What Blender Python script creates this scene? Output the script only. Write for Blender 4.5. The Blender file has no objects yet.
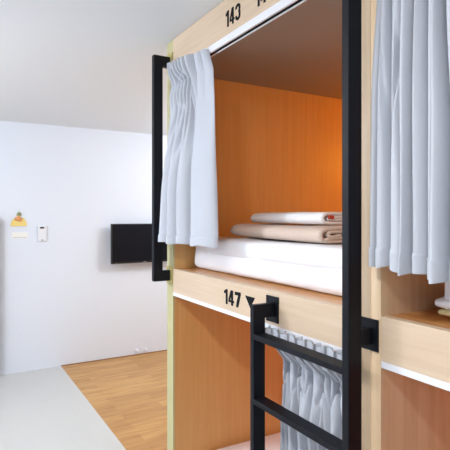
import bpy, bmesh, math, random
from mathutils import Vector, Matrix, noise
random.seed(7)
S = bpy.context.scene
COL = S.collection
PI = math.pi

# ---------------------------------------------------------------- materials
def lin(c):
    return tuple(((v/255)/12.92 if v/255 <= .04045 else ((v/255+.055)/1.055)**2.4) for v in c)

def mat(name, rgb, rough=.5, metal=0, spec=.5):
    m = bpy.data.materials.new(name); m.use_nodes = True
    b = m.node_tree.nodes['Principled BSDF']
    b.inputs['Base Color'].default_value = (*lin(rgb), 1)
    b.inputs['Roughness'].default_value = rough
    b.inputs['Metallic'].default_value = metal
    b.inputs['Specular IOR Level'].default_value = spec
    return m

def N(m, t, **kw):
    n = m.node_tree.nodes.new(t)
    for k, v in kw.items():
        setattr(n, k, v)
    return n

def L(m, a, b):
    m.node_tree.links.new(a, b)

def grain_mat(name, rgb, rgb2, scale, rough=.45, detail=4, bump=.0, spec=.4, contrast=(.35, .68)):
    """two-tone wood grain: noise stretched along the grain"""
    m = mat(name, rgb, rough, spec=spec)
    bs = m.node_tree.nodes['Principled BSDF']
    tc = N(m, 'ShaderNodeTexCoord'); mp = N(m, 'ShaderNodeMapping')
    mp.inputs['Scale'].default_value = scale
    nz = N(m, 'ShaderNodeTexNoise'); nz.inputs['Scale'].default_value = 1
    nz.inputs['Detail'].default_value = detail; nz.inputs['Roughness'].default_value = .6
    cr = N(m, 'ShaderNodeValToRGB')
    cr.color_ramp.elements[0].position = contrast[0]; cr.color_ramp.elements[1].position = contrast[1]
    cr.color_ramp.elements[0].color = (*lin(rgb2), 1); cr.color_ramp.elements[1].color = (*lin(rgb), 1)
    L(m, tc.outputs['Object'], mp.inputs['Vector']); L(m, mp.outputs['Vector'], nz.inputs['Vector'])
    L(m, nz.outputs['Fac'], cr.inputs['Fac']); L(m, cr.outputs['Color'], bs.inputs['Base Color'])
    return m

def fabric_mat(name, rgb, bump=.15, scale=900, rough=.9, wrinkle=0, wscale=12):
    m = mat(name, rgb, rough, spec=.15)
    bs = m.node_tree.nodes['Principled BSDF']
    tc = N(m, 'ShaderNodeTexCoord'); nz = N(m, 'ShaderNodeTexNoise')
    nz.inputs['Scale'].default_value = scale; nz.inputs['Detail'].default_value = 2
    bp = N(m, 'ShaderNodeBump'); bp.inputs['Strength'].default_value = bump; bp.inputs['Distance'].default_value = .001
    L(m, tc.outputs['Object'], nz.inputs['Vector']); L(m, nz.outputs['Fac'], bp.inputs['Height'])
    last = bp
    if wrinkle:
        n2 = N(m, 'ShaderNodeTexNoise'); n2.inputs['Scale'].default_value = wscale; n2.inputs['Detail'].default_value = 5
        n2.inputs['Distortion'].default_value = .6
        b2 = N(m, 'ShaderNodeBump'); b2.inputs['Strength'].default_value = wrinkle; b2.inputs['Distance'].default_value = .01
        L(m, tc.outputs['Object'], n2.inputs['Vector']); L(m, n2.outputs['Fac'], b2.inputs['Height'])
        L(m, bp.outputs['Normal'], b2.inputs['Normal']); last = b2
    L(m, last.outputs['Normal'], bs.inputs['Normal'])
    return m

def plaster_mat(name, rgb, rough=.8):
    m = mat(name, rgb, rough, spec=.25)
    bs = m.node_tree.nodes['Principled BSDF']
    tc = N(m, 'ShaderNodeTexCoord'); nz = N(m, 'ShaderNodeTexNoise')
    nz.inputs['Scale'].default_value = 60; nz.inputs['Detail'].default_value = 4
    bp = N(m, 'ShaderNodeBump'); bp.inputs['Strength'].default_value = .05; bp.inputs['Distance'].default_value = .002
    L(m, tc.outputs['Object'], nz.inputs['Vector']); L(m, nz.outputs['Fac'], bp.inputs['Height'])
    L(m, bp.outputs['Normal'], bs.inputs['Normal'])
    return m

def tile_mat():
    m = mat('floor_tiles', (222, 224, 222), .35, spec=.45)
    bs = m.node_tree.nodes['Principled BSDF']
    tc = N(m, 'ShaderNodeTexCoord'); br = N(m, 'ShaderNodeTexBrick')
    br.offset = 0; br.inputs['Scale'].default_value = 1
    br.inputs['Brick Width'].default_value = .6; br.inputs['Row Height'].default_value = .6
    br.inputs['Mortar Size'].default_value = .0015; br.inputs['Mortar Smooth'].default_value = .2
    br.inputs['Color1'].default_value = (*lin((210, 209, 204)), 1)
    br.inputs['Color2'].default_value = (*lin((208, 207, 203)), 1)
    br.inputs['Mortar'].default_value = (*lin((202, 202, 198)), 1)
    nz = N(m, 'ShaderNodeTexNoise'); nz.inputs['Scale'].default_value = 3; nz.inputs['Detail'].default_value = 6
    mx = N(m, 'ShaderNodeMix', data_type='RGBA', blend_type='MULTIPLY')
    cr = N(m, 'ShaderNodeValToRGB')
    cr.color_ramp.elements[0].color = (.94, .94, .94, 1); cr.color_ramp.elements[1].color = (1, 1, 1, 1)
    L(m, tc.outputs['Object'], br.inputs['Vector']); L(m, tc.outputs['Object'], nz.inputs['Vector'])
    L(m, nz.outputs['Fac'], cr.inputs['Fac'])
    mx.inputs['Factor'].default_value = 1
    L(m, br.outputs['Color'], mx.inputs['A']); L(m, cr.outputs['Color'], mx.inputs['B'])
    L(m, mx.outputs['Result'], bs.inputs['Base Color'])
    return m

def laminate_mat():
    m = mat('floor_laminate', (205, 158, 98), .42, spec=.4)
    bs = m.node_tree.nodes['Principled BSDF']
    tc = N(m, 'ShaderNodeTexCoord'); mp = N(m, 'ShaderNodeMapping')
    mp.inputs['Rotation'].default_value = (0, 0, PI/2)      # planks run along y
    br = N(m, 'ShaderNodeTexBrick'); br.offset = .37; br.offset_frequency = 2
    br.inputs['Scale'].default_value = 1
    br.inputs['Brick Width'].default_value = .55; br.inputs['Row Height'].default_value = .1
    br.inputs['Mortar Size'].default_value = .0008; br.inputs['Mortar Smooth'].default_value = .3
    br.inputs['Bias'].default_value = -.1
    br.inputs['Color1'].default_value = (*lin((214, 166, 104)), 1)
    br.inputs['Color2'].default_value = (*lin((194, 144, 86)), 1)
    br.inputs['Mortar'].default_value = (*lin((150, 104, 58)), 1)
    m2 = N(m, 'ShaderNodeMapping'); m2.inputs['Scale'].default_value = (38, 3, 1)
    nz = N(m, 'ShaderNodeTexNoise'); nz.inputs['Scale'].default_value = 1; nz.inputs['Detail'].default_value = 6
    nz.inputs['Distortion'].default_value = .5
    cr = N(m, 'ShaderNodeValToRGB')
    cr.color_ramp.elements[0].position = .3; cr.color_ramp.elements[1].position = .65
    cr.color_ramp.elements[0].color = (.74, .66, .56, 1); cr.color_ramp.elements[1].color = (1, 1, 1, 1)
    mx = N(m, 'ShaderNodeMix', data_type='RGBA', blend_type='MULTIPLY'); mx.inputs['Factor'].default_value = 1
    L(m, tc.outputs['Object'], mp.inputs['Vector']); L(m, mp.outputs['Vector'], br.inputs['Vector'])
    L(m, tc.outputs['Object'], m2.inputs['Vector']); L(m, m2.outputs['Vector'], nz.inputs['Vector'])
    L(m, nz.outputs['Fac'], cr.inputs['Fac'])
    L(m, br.outputs['Color'], mx.inputs['A']); L(m, cr.outputs['Color'], mx.inputs['B'])
    L(m, mx.outputs['Result'], bs.inputs['Base Color'])
    return m

M = dict(
    wall=plaster_mat('white_wall_paint', (230, 236, 246)),
    ceiling=plaster_mat('ceiling_paint', (232, 235, 238), .9),
    tile=tile_mat(), laminate=laminate_mat(),
    beech=grain_mat('beech_board', (225, 201, 174), (217, 191, 161), (2.5, 60, 60)),
    beech_v=grain_mat('beech_upright', (234, 207, 173), (222, 190, 150), (45, 45, 2.2)),
    inner=grain_mat('berth_lining', (228, 182, 116), (220, 171, 104), (30, 55, 1.8), rough=.4),
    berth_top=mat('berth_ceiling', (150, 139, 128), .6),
    deck=grain_mat('deck_board', (222, 168, 108), (186, 118, 56), (3, 40, 40), rough=.3),
    gold=mat('pale_gold_edging', (200, 192, 142), .45),
    brass=mat('pale_gold_plate', (208, 194, 122), .4, .2),
    track=mat('white_track', (240, 240, 244), .35),
    black=mat('black_powder_coat', (12, 15, 23), .5, .0, .22),
    ink=mat('black_lettering_slot_shade', (16, 16, 20), .7, spec=.15),
    curtain=fabric_mat('grey_curtain', (198, 201, 208), .12, 700, wrinkle=.25, wscale=9),
    sheet=fabric_mat('white_sheet', (250, 250, 253), .1, 700, wrinkle=.25, wscale=7),
    beige=fabric_mat('beige_terry', (222, 200, 184), .7, 450, wrinkle=.3, wscale=14),
    white_terry=fabric_mat('white_terry', (252, 251, 251), .6, 450, wrinkle=.3, wscale=14),
    yellow_trim=fabric_mat('cream_piping', (228, 212, 160), .2),
    screen=mat('screen_glass', (14, 17, 26), .45, spec=.15),
    bezel=mat('black_bezel', (14, 15, 19), .45),
    silver=mat('silver_logo', (170, 172, 178), .3, .6),
    plastic=mat('white_plastic', (236, 238, 242), .4),
    dark_plastic=mat('dark_plastic', (52, 54, 62), .4),
    plaque=mat('yellow_plaque', (240, 214, 130), .5),
    orange=mat('orange_paint', (228, 156, 100), .5),
    leaf=mat('green_paint', (146, 156, 112), .5),
    paper=mat('white_card', (244, 244, 240), .7),
    greyink=mat('pale_grey_print', (196, 196, 192), .7),
    red=mat('red_tag', (196, 66, 42), .7),
    locker=mat('slate_locker', (74, 76, 90), .5),
    trim=mat('brown_trim', (150, 104, 60), .5),
)

# ---------------------------------------------------------------- helpers
def empty(name, loc, label, cat, group=None):
    o = bpy.data.objects.new(name, None); COL.objects.link(o)
    o.location = loc; o.empty_display_size = .1
    return tag(o, label, cat, group)

def tag(o, label, cat, group=None):
    o['label'] = label; o['category'] = cat
    if group: o['group'] = group
    return o

def wloc(o):
    v = Vector((0, 0, 0))
    while o is not None:
        v += o.location; o = o.parent
    return v

def link(name, bm, m, parent=None, smooth=False, label=None):
    """bm in world coordinates -> one mesh object under its parent"""
    bm.normal_update()
    off = wloc(parent) if parent else None
    if off is None:
        xs = [v.co for v in bm.verts]
        lo = Vector((min(c.x for c in xs), min(c.y for c in xs), min(c.z for c in xs)))
        hi = Vector((max(c.x for c in xs), max(c.y for c in xs), max(c.z for c in xs)))
        off = Vector(((lo.x+hi.x)/2, (lo.y+hi.y)/2, lo.z))
    org = off
    if parent:
        xs = [v.co for v in bm.verts]
        org = sum(xs, Vector())/len(xs)
    bmesh.ops.translate(bm, verts=bm.verts, vec=-org)
    me = bpy.data.meshes.new(name); bm.to_mesh(me); bm.free()
    o = bpy.data.objects.new(name, me); COL.objects.link(o)
    me.materials.append(M[m] if isinstance(m, str) else m)
    if parent:
        o.parent = parent; o.location = org-off
    else:
        o.location = org
    if smooth:
        for p in me.polygons: p.use_smooth = True
    if label: o['label'] = label
    return o

def box(x0, x1, y0, y1, z0, z1, bev=0, bm=None, seg=2):
    bm = bm or bmesh.new()
    r = bmesh.ops.create_cube(bm, size=1)
    vs = r['verts']
    for v in vs:
        v.co = Vector(((x0+x1)/2+v.co.x*(x1-x0), (y0+y1)/2+v.co.y*(y1-y0), (z0+z1)/2+v.co.z*(z1-z0)))
    if bev:
        es = list({e for v in vs for e in v.link_edges})
        bmesh.ops.bevel(bm, geom=es, offset=bev, segments=seg, affect='EDGES', profile=.5)
    return bm

def prism(pts, axis, a, b, bm=None):
    """closed outline extruded along axis; pts are the two other coordinates in xyz order"""
    bm = bm or bmesh.new()
    def P(p, t):
        c = list(p); c.insert(axis, t); return Vector(c)
    A = [bm.verts.new(P(p, a)) for p in pts]; B = [bm.verts.new(P(p, b)) for p in pts]
    bm.faces.new(A); bm.faces.new(B[::-1])
    n = len(pts)
    for i in range(n):
        bm.faces.new((A[i], B[i], B[(i+1) % n], A[(i+1) % n]))
    bmesh.ops.recalc_face_normals(bm, faces=bm.faces)
    return bm

def struct(name, bm, m):
    o = link(name, bm, m); o['kind'] = 'structure'; return o

def sm(a, b, t):
    t = max(0., min(1., (t-a)/(b-a))); return t*t*(3-2*t)

def lerp(a, b, t): return a+(b-a)*t

# ---------------------------------------------------------------- geometry constants (metres)
XE, XD = -2.371, -.990          # inner face of the end panel, joint between the two bunk units
XW = -5.235                     # far wall
CE = 2.5
RT, RB = 1.282, 1.158           # rail
HB, HT = 2.339, 2.307           # header board bottom, track bottom
CAM = (0, -1.05, 1.56)

# ---------------------------------------------------------------- the room
YL, YR, XB = -2.7, 3.2, 2.6
struct('floor', box(XW, XB, YL, 0, -.06, 0), 'tile')
struct('floor_laminate', box(XW, XB, 0, YR, -.06, 0), 'laminate')
struct('ceiling', box(XW-.1, XB+.1, YL-.1, YR+.1, CE, CE+.08), 'ceiling')
struct('wall_far', box(XW-.1, XW, YL-.1, YR+.1, -.06, CE), 'wall')
struct('wall_right', box(XW, XB, YR, YR+.1, -.06, CE), 'wall')
struct('wall_left', box(XW, XB, YL-.1, YL, -.06, CE), 'wall')
struct('wall_back', box(XB, XB+.1, YL-.1, YR+.1, -.06, CE), 'wall')
struct('baseboard_far', box(XW, XW+.008, 0, YR, 0, .008), 'trim')

# ---------------------------------------------------------------- lettering
def ribbon(bm, path, w, y, thick):
    """flat stroke of width w along path (x, z), square ends"""
    P = [Vector(p) for p in path]; n = len(P); A, B = [], []
    for i, p in enumerate(P):
        t0 = (P[i]-P[i-1]).normalized() if i else (P[1]-P[0]).normalized()
        t1 = (P[i+1]-P[i]).normalized() if i < n-1 else t0
        t = (t0+t1).normalized(); k = 1/max(.5, t.dot(t0))
        nn = Vector((-t.y, t.x))*w/2*k
        A.append(p+nn); B.append(p-nn)
    prism([(q.x, q.y) for q in A+B[::-1]], 1, y, y+thick, bm) if n == 2 else None
    if n > 2:
        f = [[bm.verts.new((q.x, y, q.y)) for q in A], [bm.verts.new((q.x, y, q.y)) for q in B]]
        k = [[bm.verts.new((q.x, y+thick, q.y)) for q in A], [bm.verts.new((q.x, y+thick, q.y)) for q in B]]
        for i in range(n-1):
            bm.faces.new((f[0][i], f[0][i+1], f[1][i+1], f[1][i])); bm.faces.new((k[0][i], k[1][i], k[1][i+1], k[0][i+1]))
            bm.faces.new((f[0][i], k[0][i], k[0][i+1], f[0][i+1])); bm.faces.new((f[1][i], f[1][i+1], k[1][i+1], k[1][i]))
        bm.faces.new((f[0][0], f[1][0], k[1][0], k[0][0])); bm.faces.new((f[0][-1], k[0][-1], k[1][-1], f[1][-1]))

def text_bm(txt, x0, x1, z0, z1, y=-.0014, thick=.0014):
    """bold condensed figures standing on the rail, facing the aisle"""
    bm = bmesh.new(); h = z1-z0
    cw = [(.66 if c == '1' else 1.) for c in txt]
    gap = (x1-x0)*.055; unit = ((x1-x0)-gap*(len(txt)-1))/sum(cw); x = x0
    for c, k in zip(txt, cw):
        w = unit*k; st = unit*.34
        P = lambda a, b: (x+a*w, z0+b*h)
        e = st/2/w; ez = st/2/h
        if c == '1':
            ribbon(bm, [P(1-e, 0), P(1-e, 1)], st, y, thick)
            prism([P(0, .70), P(0, .86), P(.38, .93), P(.5, 1), P(1-e, 1), P(1-e, .74)], 1, y+.0001, y+thick, bm)
        elif c == '4':
            ribbon(bm, [P(.66, 0), P(.66, 1)], st, y, thick)
            ribbon(bm, [P(0, .26), P(1, .26)], st*.62, y+.0001, thick-.0001)
            prism([P(0, .20), P(0, .38), P(.42, 1), P(.66, 1), P(.66, .86), P(.27, .30)], 1, y+.0002, y+thick, bm)
        elif c == '7':
            ribbon(bm, [P(0, 1-ez), P(1, 1-ez)], st*.9, y, thick)
            prism([P(.20, 0), P(.58, 0), P(1, .86), P(1, 1), P(.66, 1), P(.62, .86), P(.34, .4)], 1, y+.0001, y+thick, bm)
        else:
            pts = []
            if c == '3':
                pts = [P(e, .70), P(e, .80)]
                pts += [P(.5+(.5-e)*math.cos(a), .76+(.24-ez)*math.sin(a)) for a in [PI*(1-i/8) for i in range(1, 9)]]
                pts += [P(1-e, .64), P(.82-e*.4, .53)]
                pts += [P(1-e, .42)]
                pts += [P(.5+(.5-e)*math.cos(a), .25+(.25-ez)*math.sin(a)) for a in [-PI*i/8 for i in range(0, 9)]]
                pts += [P(e, .32)]
            else:
                pts = [P(.98, 1-ez), P(e, 1-ez), P(e, .54), P(.4, .60)]
                pts += [P(.5+(.5-e)*math.cos(a), .30+(.30-ez)*math.sin(a)) for a in [PI*(.42-i/8*1.42) for i in range(0, 9)]]
            ribbon(bm, pts, st*.92, y, thick)
        x += w+gap
    bmesh.ops.recalc_face_normals(bm, faces=bm.faces)
    return bm

# ---------------------------------------------------------------- bunk units
def track_bm(x0, x1, z0, z1):
    bm = box(x0, x1, 0, .004, z0, z1, .0008)
    box(x0, x1, .004, .030, z1-.005, z1, 0, bm)
    box(x0, x1, .026, .030, z0-.004, z1-.005, 0, bm)
    box(x0, x1, .004, .0085, z0, z0+.003, 0, bm)
    return bm

def bunk(x0, x1, end, label):
    """x0..x1 outer faces; two berths, one above the other"""
    g = empty('bunk_bed', ((x0+x1)/2, 1.0, 0), label, 'bunk bed', 'built-in two-tier bunks')
    t0 = .02 if end else .037
    if end:
        a = x0+.08
        link('end_panel', box(x0+.002, a, .012, 2.03, 0, CE-.002), 'inner', g)
        link('edge_post', box(x0, a, 0, .012, 0, CE-.002, .002), 'gold', g, label='pale gold front edging of the end panel')
        link('side_panel', box(x1-.037, x1-.0005, 0, 2.03, 0, CE-.002, .001), 'beech_v', g)
        b = x1-.037
    else:
        a = x0+.037; b = x1-.037
        link('side_panel', box(x0+.0005, a, 0, 2.03, 0, CE-.002, .001), 'beech_v', g)
        link('side_panel', box(b, x1, 0, 2.03, 0, CE-.002, .001), 'beech_v', g)
    link('back_panel', box(a, b, 2.0, 2.03, 0, CE-.002), 'inner', g)
    link('header_board', box(a, b, 0, .022, HB, CE-.002, .001), 'beech', g)
    link('rail_board', box(a, b, 0, .03, RB, RT, .0012), 'beech', g)
    link('upper_deck', box(a, b, .03, 2.0, RT-.04, RT-.0005), 'deck', g)
    link('lower_deck', box(a, b, .02, 2.0, .0, .10, .002), 'deck', g)
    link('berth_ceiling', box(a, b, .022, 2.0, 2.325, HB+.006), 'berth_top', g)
    for z0, z1, w_ in ((HT, HB, 'header'), (RB-.019, RB, 'rail')):
        t = link('curtain_track', track_bm(a+.001, b-.001, z0, z1), 'track', g, label='white curtain track under the '+w_)
        link('slot_shade', box(a+.002, b-.002, .0087, .0255, z0+.0015, z0+.006), 'ink', t, label='dark strip painted as shade in the slot')  # black strip stands in for the shade inside the hollow track
    return g, a, b

bl, A1, B1 = bunk(XE-.08, XD, True, 'light beech two-tier bunk marked 147 on its rail, behind the black ladder')
link('ledge', box(A1, A1+.012, .30, 2.0, RT-.001, 1.445, .002), 'inner', bl)
link('number_label', text_bm('147', -1.826, -1.690, 1.183, 1.247), 'ink', bl, label='black number 147')
link('number_label', text_bm('143', -1.812, -1.692, 2.370, 2.440), 'ink', bl, label='black number 143')
link('number_label', text_bm('145', -1.578, -1.458, 2.370, 2.440), 'ink', bl, label='black number at the frame top')
link('arrow_mark', prism([(-1.656, 1.241), (-1.584, 1.241), (-1.618, 1.196)], 1, -.0012, 0), 'ink', bl, label='black triangle pointing down')
br_, A2, B2 = bunk(XD, .48, False, 'light beech two-tier bunk cut off by the right picture edge')

# ---------------------------------------------------------------- ladder
YF, YB = -.098, -.048
lad = empty('bunk_ladder', (-1.22, -.07, 0), 'black steel ladder with flat treads and a tall pole in front of the bunk', 'ladder')
def plate(x0, x1, z0, z1, parent, m='black', y=-.006):
    return link('mounting_plate', box(x0, x1, y, -.0003, z0, z1, .0015), m, parent)
def arm(x0, x1, z0, z1, parent, y1=-.005):
    return link('arm', box(x0, x1, YB-.002, y1, z0, z1, .002), 'black', parent)
link('stile', box(-1.469, -1.446, YF, YB, 0, 1.243, .002), 'black', lad)
link('pole', box(-1.003, -.977, YF, YB, 0, 2.46, .002), 'black', lad)
arm(-1.469, -1.446, 1.193, 1.243, lad); plate(-1.502, -1.427, 1.170, 1.266, lad)
arm(-1.003, -.977, 1.200, 1.245, lad); plate(-1.036, -.959, 1.180, 1.270, lad)
arm(-1.003, -.977, 2.410, 2.455, lad); plate(-1.036, -.959, 2.390, 2.475, lad)
for z in (1.141, .910, .679, .448, .217):
    bm = box(-1.447, -1.002, YF, YB, z-.020, z, .002)
    link('tread', bm, 'black', lad)

# ---------------------------------------------------------------- grab handle on the end post
gh = empty('grab_handle', (-2.411, -.05, 1.2), 'tall black metal grab handle fixed to the gold end post', 'handle')
link('bar', box(-2.427, -2.396, YF, YB, 1.216, 2.411, .002), 'black', gh)
for z0, z1 in ((2.355, 2.411), (1.216, 1.272)):
    link('arm', box(-2.427, -2.396, YB-.002, -.005, z0, z1, .002), 'black', gh)
    plate(-2.448, -2.3735, z0-.02, z1+.02, gh, 'brass')['label'] = 'pale gold mounting plate'

# ---------------------------------------------------------------- curtains
def cloth(name, parent, fn, u0, u1, v0, v1, nu, nv):
    """grid surface fn(u, v) -> world point, given a little thickness"""
    bm = bmesh.new()
    rows = []
    for j in range(nv+1):
        v = lerp(v0, v1, j/nv)
        rows.append([bm.verts.new(fn(lerp(u0, u1, i/nu), v)) for i in range(nu+1)])
    for j in range(nv):
        for i in range(nu):
            bm.faces.new((rows[j][i], rows[j+1][i], rows[j+1][i+1], rows[j][i+1]))
    o = link(name, bm, 'curtain', parent, smooth=True)
    md = o.modifiers.new('thickness', 'SOLIDIFY'); md.thickness = .0016; md.offset = 0; md.use_rim = False
    return o

def bumps(u, valleys, p=.75):
    """rounded folds with sharp valleys at the given positions"""
    for a, b in zip(valleys[:-1], valleys[1:]):
        if a <= u <= b:
            return math.sin(PI*(u-a)/(b-a))**p if b > a else 0
    return 0

def groove(d, w): return math.exp(-(d/w)**2)

# upper left curtain, drawn open against the end post
def cur_left(u, v):
    z = lerp(lerp(2.352, 2.322, u), 1.424, v)+.004*math.sin(17*u)*sm(.9, 1, v)
    z += (.008*math.sin(PI*u*7)**2)*(1-sm(0, .03, v))
    xa = -2.350+.018*groove(v-.125, .07)-.037*max(0, (v-.13)/.87)**.6
    xb = -1.962+.048*min(1, v/.11)+.045*sm(.05, 1, v)
    p = groove(v-.125, .05)                      # cloth is drawn together at the gather line
    c = .50
    uu = u+p*.34*(c-u)*math.exp(-((u-c)/.26)**2)
    x = lerp(xa, xb, uu)
    vt = [0, .07, .15, .23, .31, .40, .50, .66, .82, 1.0]
    vb = [0, .15, .32, .56, 1.0]
    at = 1-sm(.09, .30, v); ab = sm(.12, .75, v)
    y = -.004
    y -= at*.046*bumps(u, vt, .7)*(1-.35*p)*(1-.6*sm(.55, .75, u))
    y -= ab*.066*bumps(u, vb, .5)*(1-.35*sm(.56, .75, u))*(.66+.34*sm(.1, .25, u))
    y += .028*(groove(u-.56, .016)+.7*groove(u-.32, .013)+.5*groove(u-.15, .012))*sm(.35, .85, v)
    y -= .042*max(0, (v-.13)/.87)**.7*(1-sm(0, .35, u))    # left edge swings out in front of the post
    for k, sl, d in ((.40, -.62, .022), (.465, -.22, .030), (.515, .10, .026), (.33, -.95, .016), (.58, .16, .010), (.25, -1.1, .012)):
        ln = k+sl*(v-.12)*.55
        y += 1.9*d*groove(u-ln, .013+.045*max(0, v-.12))*sm(.10, .14, v)*(1-sm(.22, .62, v))
    y += .018*p*groove(u-c, .06)
    for k in (.14, .24, .33):                    # oblique tucks above the gather line
        y += .026*groove(u-(k+.9*(v-.05)), .015)*sm(.01, .05, v)*(1-sm(.11, .14, v))
    y += .004*noise.noise(Vector((u*5, v*3, 1.7)))*sm(.05, .3, v)
    if u < .12 or z > 2.28: y = min(y, -.004)
    return Vector((x, y, z))

def curtain(fn, loc, label, v_head, v_hem, nu, nv):
    g = empty('curtain', loc, label, 'curtain', 'grey berth curtains')
    cloth('heading', g, fn, 0, 1, 0, v_head, nu, max(6, int(nv*v_head*1.4)))
    cloth('drape', g, fn, 0, 1, v_head, v_hem, nu, nv)
    cloth('hem', g, lambda u, v: fn(u, v)+Vector((0, -.0035*sm(v_hem, v_hem+.006, v), 0)), 0, 1, v_hem, 1, nu, 12)
    return g

curtain(cur_left, (-2.15, -.02, 1.42), 'light grey curtain drawn open against the gold end post of the upper berth', .115, .955, 170, 70)

# right curtain, nearest the camera
RV_T = [0, .04, .09, .19, .245, .30, .345, .40, .47, .53, .60, .66, .73, .80, .87, .93, 1.0]
def cur_right(u, v):
    z = lerp(2.31, 1.434-.055*u, v)
    xa = lerp(-.954, -.958, sm(.05, .4, v)); xb = lerp(-.38, -.34, v)
    wob = .010*noise.noise(Vector((u*7, v*2.2, 5.1)))*sm(0, .1, u)
    uu = max(0, min(1, u+wob*sm(.0, .3, v)))
    i = bumps(uu, RV_T, .48)
    amp = (.046+.012*math.sin(u*37)+.008*noise.noise(Vector((u*9, v*1.5, 2))))*(.34+.66*sm(.02, .16, u))
    x = lerp(xa, xb, u)+.005*math.sin(u*60+v*2)*sm(0, .05, u)
    y = -.004-amp*i*(.85+.55*v)
    y -= .019*sm(.1, .5, v)*(1-sm(0, .10, u))
    for k in (.09, .19, .30, .40, .53, .66):
        y += .026*groove(uu-k, .007)*sm(0, .06, v)
    for s_, d, u0 in ((-.16, .020, .165), (.05, .018, .175), (.10, .012, .07)):   # forked fold near the left
        ln = u0+s_*(v-.42)
        y += d*groove(u-ln, .009)*sm(.25, .42, v)*(1-sm(.75, .95, v))
    z -= .005*i*sm(.93, 1, v)+.006*math.sin(u*40)*sm(.9, 1, v)
    return Vector((x, y, z))
curtain(cur_right, (-.65, -.03, 1.41), 'light grey pleated curtain hanging at the right edge, nearest the camera', .10, .945, 420, 60)

# lower curtain behind the ladder
NV = 9
def cur_low(u, v):
    z = lerp(1.1565, .30, v)
    xa = -1.464+.048*sm(.02, .13, v)-.045*sm(.13, .8, v); xb = -1.042
    x = lerp(xa, xb, u)
    p = groove(v-.13, .05)
    ph = u*NV; fr = ph-math.floor(ph); s_ = math.sin(PI*fr)
    # ruffled heading: deep pinch pleats seen from above
    head = 1-sm(.05, .14, v)
    y = -.006-(.032*s_**.6)*head-(.003+.003*math.sin(2*PI*ph*2.5+1))*head
    x += .014*math.sin(2*PI*ph*2)*head*.6
    z += .004*math.sin(2*PI*ph*1.5+.7)*(1-sm(0, .04, v))
    # gathered waist with crossing creases, then long folds
    y -= (1-head)*(.020-.012*p)*s_**.7*(1-sm(.18, .34, v))
    for k in range(6):
        c0 = (k+.5)/6
        for sl in (-1, 1):
            ln = c0+sl*.75*(v-.155)
            y += .034*groove(u-ln, .010)*sm(.03, .09, v)*(1-sm(.17, .28, v))
    for k in range(8):                           # dark gaps where the gathered cloth folds over
        c0 = (k+.45)/8+.022*math.sin(k*2.1); ln = c0+.16*math.sin(k*1.7+.5)*(v-.12)
        y += .052*groove(u-ln, .0095+.012*max(0, v-.15))*sm(.04, .09, v)*(1-.65*sm(.25, .6, v))
    ub = u+.018*noise.noise(Vector((u*6, v*2, 9)))*sm(.15, .4, v)
    fb = (ub*7.5) % 1
    y -= sm(.17, .40, v)*.060*abs(math.sin(PI*fb))**.65
    y += .016*sm(.05, .14, v)+.045*sm(.1, .5, v)
    return Vector((x, y, z))
curtain(cur_low, (-1.25, 0, .3), 'grey smocked curtain of the lower berth hanging behind the ladder treads', .13, .94, 260, 80)

# ---------------------------------------------------------------- mattresses
def soft_box(x0, x1, y0, y1, z0, z1, r, amp, seed, n=(40, 40, 8), freq=7):
    """rounded, slightly lumpy box"""
    bm = bmesh.new()
    bmesh.ops.create_cube(bm, size=2)
    bmesh.ops.subdivide_edges(bm, edges=bm.edges[:], cuts=15, use_grid_fill=True)
    c = Vector(((x0+x1)/2, (y0+y1)/2, (z0+z1)/2)); h = Vector(((x1-x0)/2, (y1-y0)/2, (z1-z0)/2))
    rr = Vector((min(r, h.x), min(r, h.y), min(r, h.z)*.98))
    def warp(t, hh, rad):          # concentrate grid lines near the edges
        s = 1 if t >= 0 else -1; a = abs(t)
        return s*(hh*(1-(1-a)**1.9))
    for v in bm.verts:
        q = Vector((warp(v.co.x, h.x, r), warp(v.co.y, h.y, r), warp(v.co.z, h.z, r)))
        k = Vector([max(-(h[i]-rr[i]), min(h[i]-rr[i], q[i])) for i in range(3)])
        d = q-k
        if d.length > 1e-6:
            dd = Vector([d[i]/rr[i] for i in range(3)])
            dd.normalize(); d = Vector([dd[i]*rr[i] for i in range(3)])
        p = c+k+d
        nn = noise.noise_vector(p*freq+Vector((seed, 0, 0)))*amp
        if p.z < z0+.01: nn.z = 0
        p += nn
        p.z = max(p.z, z0)
        v.co = p
    return bm

bed = 'mattresses on the bunk decks'
mt = empty('mattress', (-1.70, 1.05, RT), 'white mattress under two towels in the upper left berth', 'mattress', bed)
link('mattress_body', soft_box(-2.352, -1.06, .108, 1.97, RT+.0005, 1.447, .034, .0075, 3, freq=11), 'sheet', mt, True)
link('tucked_sheet', soft_box(-2.225, -1.052, .100, 1.975, 1.366, 1.452, .03, .005, 11, freq=6), 'sheet', mt, True)
ml = empty('mattress', (-1.70, 1.05, .1), 'white mattress low in the bottom berth behind the ladder', 'mattress', bed)
link('mattress_body', soft_box(-2.366, -1.06, .19, 1.97, .1005, .278, .04, .003, 21), 'sheet', ml, True)
mr = empty('mattress', (-.2, 1.05, RT), 'white bedding with a cream band below the right curtain', 'mattress', bed)
link('mattress_body', soft_box(-.850, .40, .10, 1.95, RT+.0005, 1.455, .045, .006, 31), 'sheet', mr, True)
link('piping', soft_box(-.852, .402, .094, 1.953, RT+.012, RT+.030, .02, .002, 5), 'yellow_trim', mr, True, label='cream band')
link('valance', soft_box(-.864, .41, .087, 1.96, RT+.030, RT+.062, .03, .007, 8, freq=22), 'sheet', mr, True)

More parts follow.
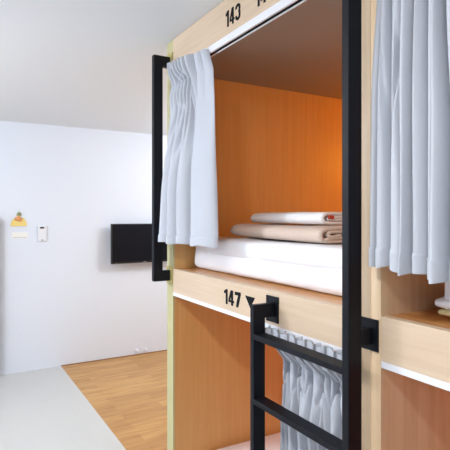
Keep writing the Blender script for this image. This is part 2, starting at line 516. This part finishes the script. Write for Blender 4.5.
# ---------------------------------------------------------------- towels
def towel_bm(path, thick, x0, x1, skew, amp, seed, nx=36):
    """a folded strip: path in (y, z) swept along x, thick on both sides"""
    # resample path
    P = [Vector((a, b)) for a, b in path]
    pts = []
    for i in range(len(P)-1):
        p0 = P[max(0, i-1)]; p1 = P[i]; p2 = P[i+1]; p3 = P[min(len(P)-1, i+2)]
        for k in range(5):
            t = k/5
            pts.append(.5*((2*p1)+(p2-p0)*t+(2*p0-5*p1+4*p2-p3)*t*t+(3*p1-p0-3*p2+p3)*t**3))
    pts.append(P[-1])
    n = len(pts); L_, R_ = [], []
    for i, p in enumerate(pts):
        t = (pts[min(n-1, i+1)]-pts[max(0, i-1)]); t.normalize(); nn = Vector((-t.y, t.x))
        L_.append(p+nn*thick/2); R_.append(p-nn*thick/2)
    e0 = pts[0]-(pts[1]-pts[0]).normalized()*thick*.4; e1 = pts[-1]+(pts[-1]-pts[-2]).normalized()*thick*.4
    loop = [e0]+R_+[e1]+L_[::-1]
    bm = bmesh.new(); rings = []
    zmin = min(p.y for p in loop)
    for j in range(nx+1):
        t = j/nx; x = lerp(x0, x1, t)
        e = min(t, 1-t)*(x1-x0)
        ring = []
        for p in loop:
            q = Vector((x, p.x+skew*(t-.5), p.y))
            # ends are rounded: upper layers stop a little short
            hgt = (p.y-zmin)
            if t < .5: q.x += .16*hgt*math.exp(-t*14) 
            d = noise.noise_vector(Vector((x*6, p.x*6, p.y*10))+Vector((seed, 0, 0)))*amp
            d.x *= .5
            q += d; q.z = max(q.z, zmin)
            ring.append(bm.verts.new(q))
        rings.append(ring)
    m = len(loop)
    for j in range(nx):
        for i in range(m):
            bm.faces.new((rings[j][i], rings[j+1][i], rings[j+1][(i+1) % m], rings[j][(i+1) % m]))
    k = len(pts)
    for ring, flip in ((rings[0], False), (rings[-1], True)):
        # end caps: strips between matching points of the two sides
        Rr = ring[1:1+k]; Ll = ring[k+2:][::-1]
        bm.faces.new((ring[0], Rr[0], Ll[0])); bm.faces.new((ring[k+1], Ll[-1], Rr[-1]))
        for i in range(k-1):
            bm.faces.new((Rr[i], Rr[i+1], Ll[i+1], Ll[i]))
    bmesh.ops.recalc_face_normals(bm, faces=bm.faces)
    return bm

ZT = 1.4595
def fold_path(y0, y1, z, h):
    """rolled-over towel: outer turn with two inner lobes, as seen at its end"""
    return [(y0+.10, z+h*.50), (y0+.055, z+h*.40), (y0+.04, z+h*.58), (y0+.07, z+h*.70), (y1-.05, z+h*.66),
            (y1-.012, z+h*.52), (y1-.05, z+h*.34), (y0+.06, z+h*.30),
            (y0+.03, z+h*.12), (y0+.10, z+h*.10), (y1-.03, z+h*.10), (y1+.006, z+h*.30), (y1+.006, z+h*.66), (y1-.03, z+h*.88),
            (y0+.08, z+h*.90), (y0+.022, z+h*.80), (y0+.006, z+h*.50), (y0+.014, z+h*.2)]
tw = empty('folded_towel', (-1.74, .33, ZT), 'beige bath towel folded flat on the white mattress beneath a white towel', 'towel')
link('towel_body', towel_bm(fold_path(.165, .50, ZT, .062), .0115, -2.10, -1.365, -.05, .004, 2), 'beige', tw, True)
ww = empty('folded_towel', (-1.75, .38, ZT+.066), 'white towel folded on top of the beige towel', 'towel')
def flat_path(y0, y1, z, h):
    return [(y1-.03, z+h*.62), (y0+.10, z+h*.62), (y0+.045, z+h*.55), (y0+.06, z+h*.40), (y1-.04, z+h*.38), (y1-.012, z+h*.26), (y1-.04, z+h*.13),
            (y0+.05, z+h*.13), (y0+.012, z+h*.3), (y0+.010, z+h*.62), (y0+.05, z+h*.86), (y1-.03, z+h*.86)]
link('towel_body', towel_bm(flat_path(.26, .56, ZT+.066, .052), .0125, -2.07, -1.46, -.06, .004, 9), 'white_terry', ww, True)
link('wash_tag', box(-1.462, -1.448, .262, .285, ZT+.09, ZT+.104, .002), 'red', ww, label='small red tag')

# ---------------------------------------------------------------- things on the far wall
tv = empty('tv', (XW, .9, 1.04), 'black flat television mounted on the white wall behind the grab handle', 'television')
TX = XW+.12
link('bezel', box(TX-.035, TX, .498, 1.222, 1.047, 1.478, .004), 'bezel', tv)
link('screen', box(TX-.002, TX+.0012, .512, 1.208, 1.068, 1.466, .0005), 'screen', tv)
link('logo', box(TX, TX+.0012, .855, .895, 1.053, 1.060), 'silver', tv)
link('indicator', box(TX, TX+.0012, .545, .56, 1.054, 1.058), 'silver', tv)
link('wall_bracket', box(XW+.0005, TX-.034, .75, 1.0, 1.15, 1.38, .004), 'bezel', tv)

pl = empty('plaque_sign', (XW, -.41, 1.46), 'small yellow plaque with an orange flower high on the far wall', 'plaque')
def poly_bm(pts, x0, x1): return prism(pts, 0, x0, x1)
body = [(-.482, 1.462), (-.338, 1.462), (-.338, 1.492), (-.350, 1.520), (-.372, 1.545), (-.410, 1.556), (-.448, 1.545), (-.470, 1.520), (-.482, 1.492)]
link('plaque_body', poly_bm(body, XW+.0005, XW+.014), 'plaque', pl)
bm = bmesh.new()
for y, z, r in ((-.430, 1.535, .020), (-.400, 1.528, .022), (-.415, 1.550, .018)):
    bmesh.ops.create_uvsphere(bm, u_segments=12, v_segments=8, radius=r, matrix=Matrix.Translation((XW+.018, y, z)) @ Matrix.Diagonal((.5, 1, 1, 1)))
link('flower', bm, 'orange', pl, True, label='orange flower')
bm = bmesh.new()
for y, z, a in ((-.398, 1.585, .5), (-.418, 1.580, -.4)):
    bmesh.ops.create_uvsphere(bm, u_segments=12, v_segments=8, radius=.022, matrix=Matrix.Translation((XW+.012, y, z)) @ Matrix.Rotation(a, 4, 'X') @ Matrix.Diagonal((.35, .55, 1, 1)))
link('leaf', bm, 'leaf', pl, True, label='green leaf')

nt = empty('paper_sign', (XW, -.40, 1.335), 'pale card with faint grey print just below the yellow plaque', 'sign')
link('card', box(XW+.0005, XW+.003, -.475, -.325, 1.337, 1.40, .0005), 'paper', nt)
link('print_line', box(XW+.003, XW+.0036, -.462, -.335, 1.346, 1.352), 'greyink', nt)

rm = empty('control_switch', (XW, -.19, 1.30), 'white wall control with a dark display, right of the yellow plaque', 'control')
link('control_body', box(XW+.0005, XW+.022, -.232, -.146, 1.303, 1.466, .008, seg=3), 'plastic', rm)
link('display', box(XW+.021, XW+.024, -.210, -.172, 1.434, 1.452, .002), 'dark_plastic', rm, label='dark display')
link('button', box(XW+.021, XW+.025, -.200, -.178, 1.314, 1.322, .002), 'dark_plastic', rm, label='dark button')

def cap(y, z, lab):
    bm = bmesh.new()
    R = Matrix.Rotation(PI/2, 4, 'Y')
    bmesh.ops.create_cone(bm, cap_ends=True, segments=20, radius1=.022, radius2=.017, depth=.02, matrix=Matrix.Translation((XW+.0105, y, z)) @ R)
    bmesh.ops.create_cone(bm, cap_ends=True, segments=16, radius1=.011, radius2=.009, depth=.02, matrix=Matrix.Translation((XW+.03, y, z)) @ R)
    o = link('door_stop', bm, 'plastic', None, True); tag(o, lab, 'door stop')
cap(.825, .045, 'small white door stop at the wall foot, farther from the gold post')
cap(.930, .048, 'small white door stop at the wall foot, closer to the gold post')

lk = empty('storage_locker', (XW+.18, -.83, 0), 'dark slate locker against the far wall at the left picture edge', 'locker')
link('carcass', box(XW+.004, XW+.10, -1.10, -.617, .0, 1.56, .003), 'locker', lk)
link('door', box(XW+.10, XW+.118, -1.096, -.621, .04, 1.55, .003), 'locker', lk)
link('knob', box(XW+.118, XW+.135, -1.07, -1.05, .78, .84, .003), 'silver', lk)

# ---------------------------------------------------------------- light
def area(name, loc, size, power, color=(1, 1, 1), rot=(0, 0, 0), sy=None):
    l = bpy.data.lights.new(name, 'AREA'); l.energy = power; l.color = color
    l.shape = 'RECTANGLE'; l.size = size; l.size_y = sy or size
    o = bpy.data.objects.new(name, l); COL.objects.link(o); o.location = loc; o.rotation_euler = rot
    return o
area('ceiling_lamp', (-.60, -1.32, 2.485), .16, 26, (.97, .985, 1))
def bulb(name, loc, power, color, r):
    l = bpy.data.lights.new(name, 'POINT'); l.energy = power; l.color = color; l.shadow_soft_size = r
    o = bpy.data.objects.new(name, l); COL.objects.link(o); o.location = loc
C_ = (.91, .955, 1)
bulb('room_light', (-3.0, -2.2, 2.15), 73, C_, .15)
bulb('room_light', (-3.8, 1.8, 2.15), 56, C_, .15)
bulb('room_light', (1.2, -1.9, 2.1), 13, C_, .15)  # added fill behind the camera, brightens the right curtain
# unseen warm lights added deep in the berths to tint the shade orange
for p in ((-1.65, 1.88, 2.0), (-1.65, 1.88, .95), (-.2, 1.88, .95), (-.2, 1.88, 2.0)):
    bulb('berth_fill_light', p, 10 if p[2] > 1.5 else 7.5, (1, .40, .03) if p[2] > 1.5 else (1, .31, .01), .05)

w = bpy.data.worlds.new('room_air'); S.world = w; w.use_nodes = True
w.node_tree.nodes['Background'].inputs['Color'].default_value = (.9, .94, 1, 1)
w.node_tree.nodes['Background'].inputs['Strength'].default_value = .3

# ---------------------------------------------------------------- camera
cam = bpy.data.cameras.new('camera'); co = bpy.data.objects.new('camera', cam); COL.objects.link(co)
yaw = math.radians(29.99)
F = Vector((-math.cos(yaw), math.sin(yaw), 0)); R = Vector((math.sin(yaw), math.cos(yaw), 0)); U = Vector((0, 0, 1))
mx = Matrix((R, U, -F)).transposed().to_4x4(); mx.translation = CAM
co.matrix_world = mx
cam.sensor_fit = 'HORIZONTAL'; cam.sensor_width = 36; cam.lens = 36*485.78/450
cam.shift_y = -8.72/450
cam.clip_start = .02
S.camera = co
S.view_settings.view_transform = 'Standard'; S.view_settings.look = 'None'
S.view_settings.gamma = 1; S.view_settings.exposure = 0
S.view_settings.use_curve_mapping = False
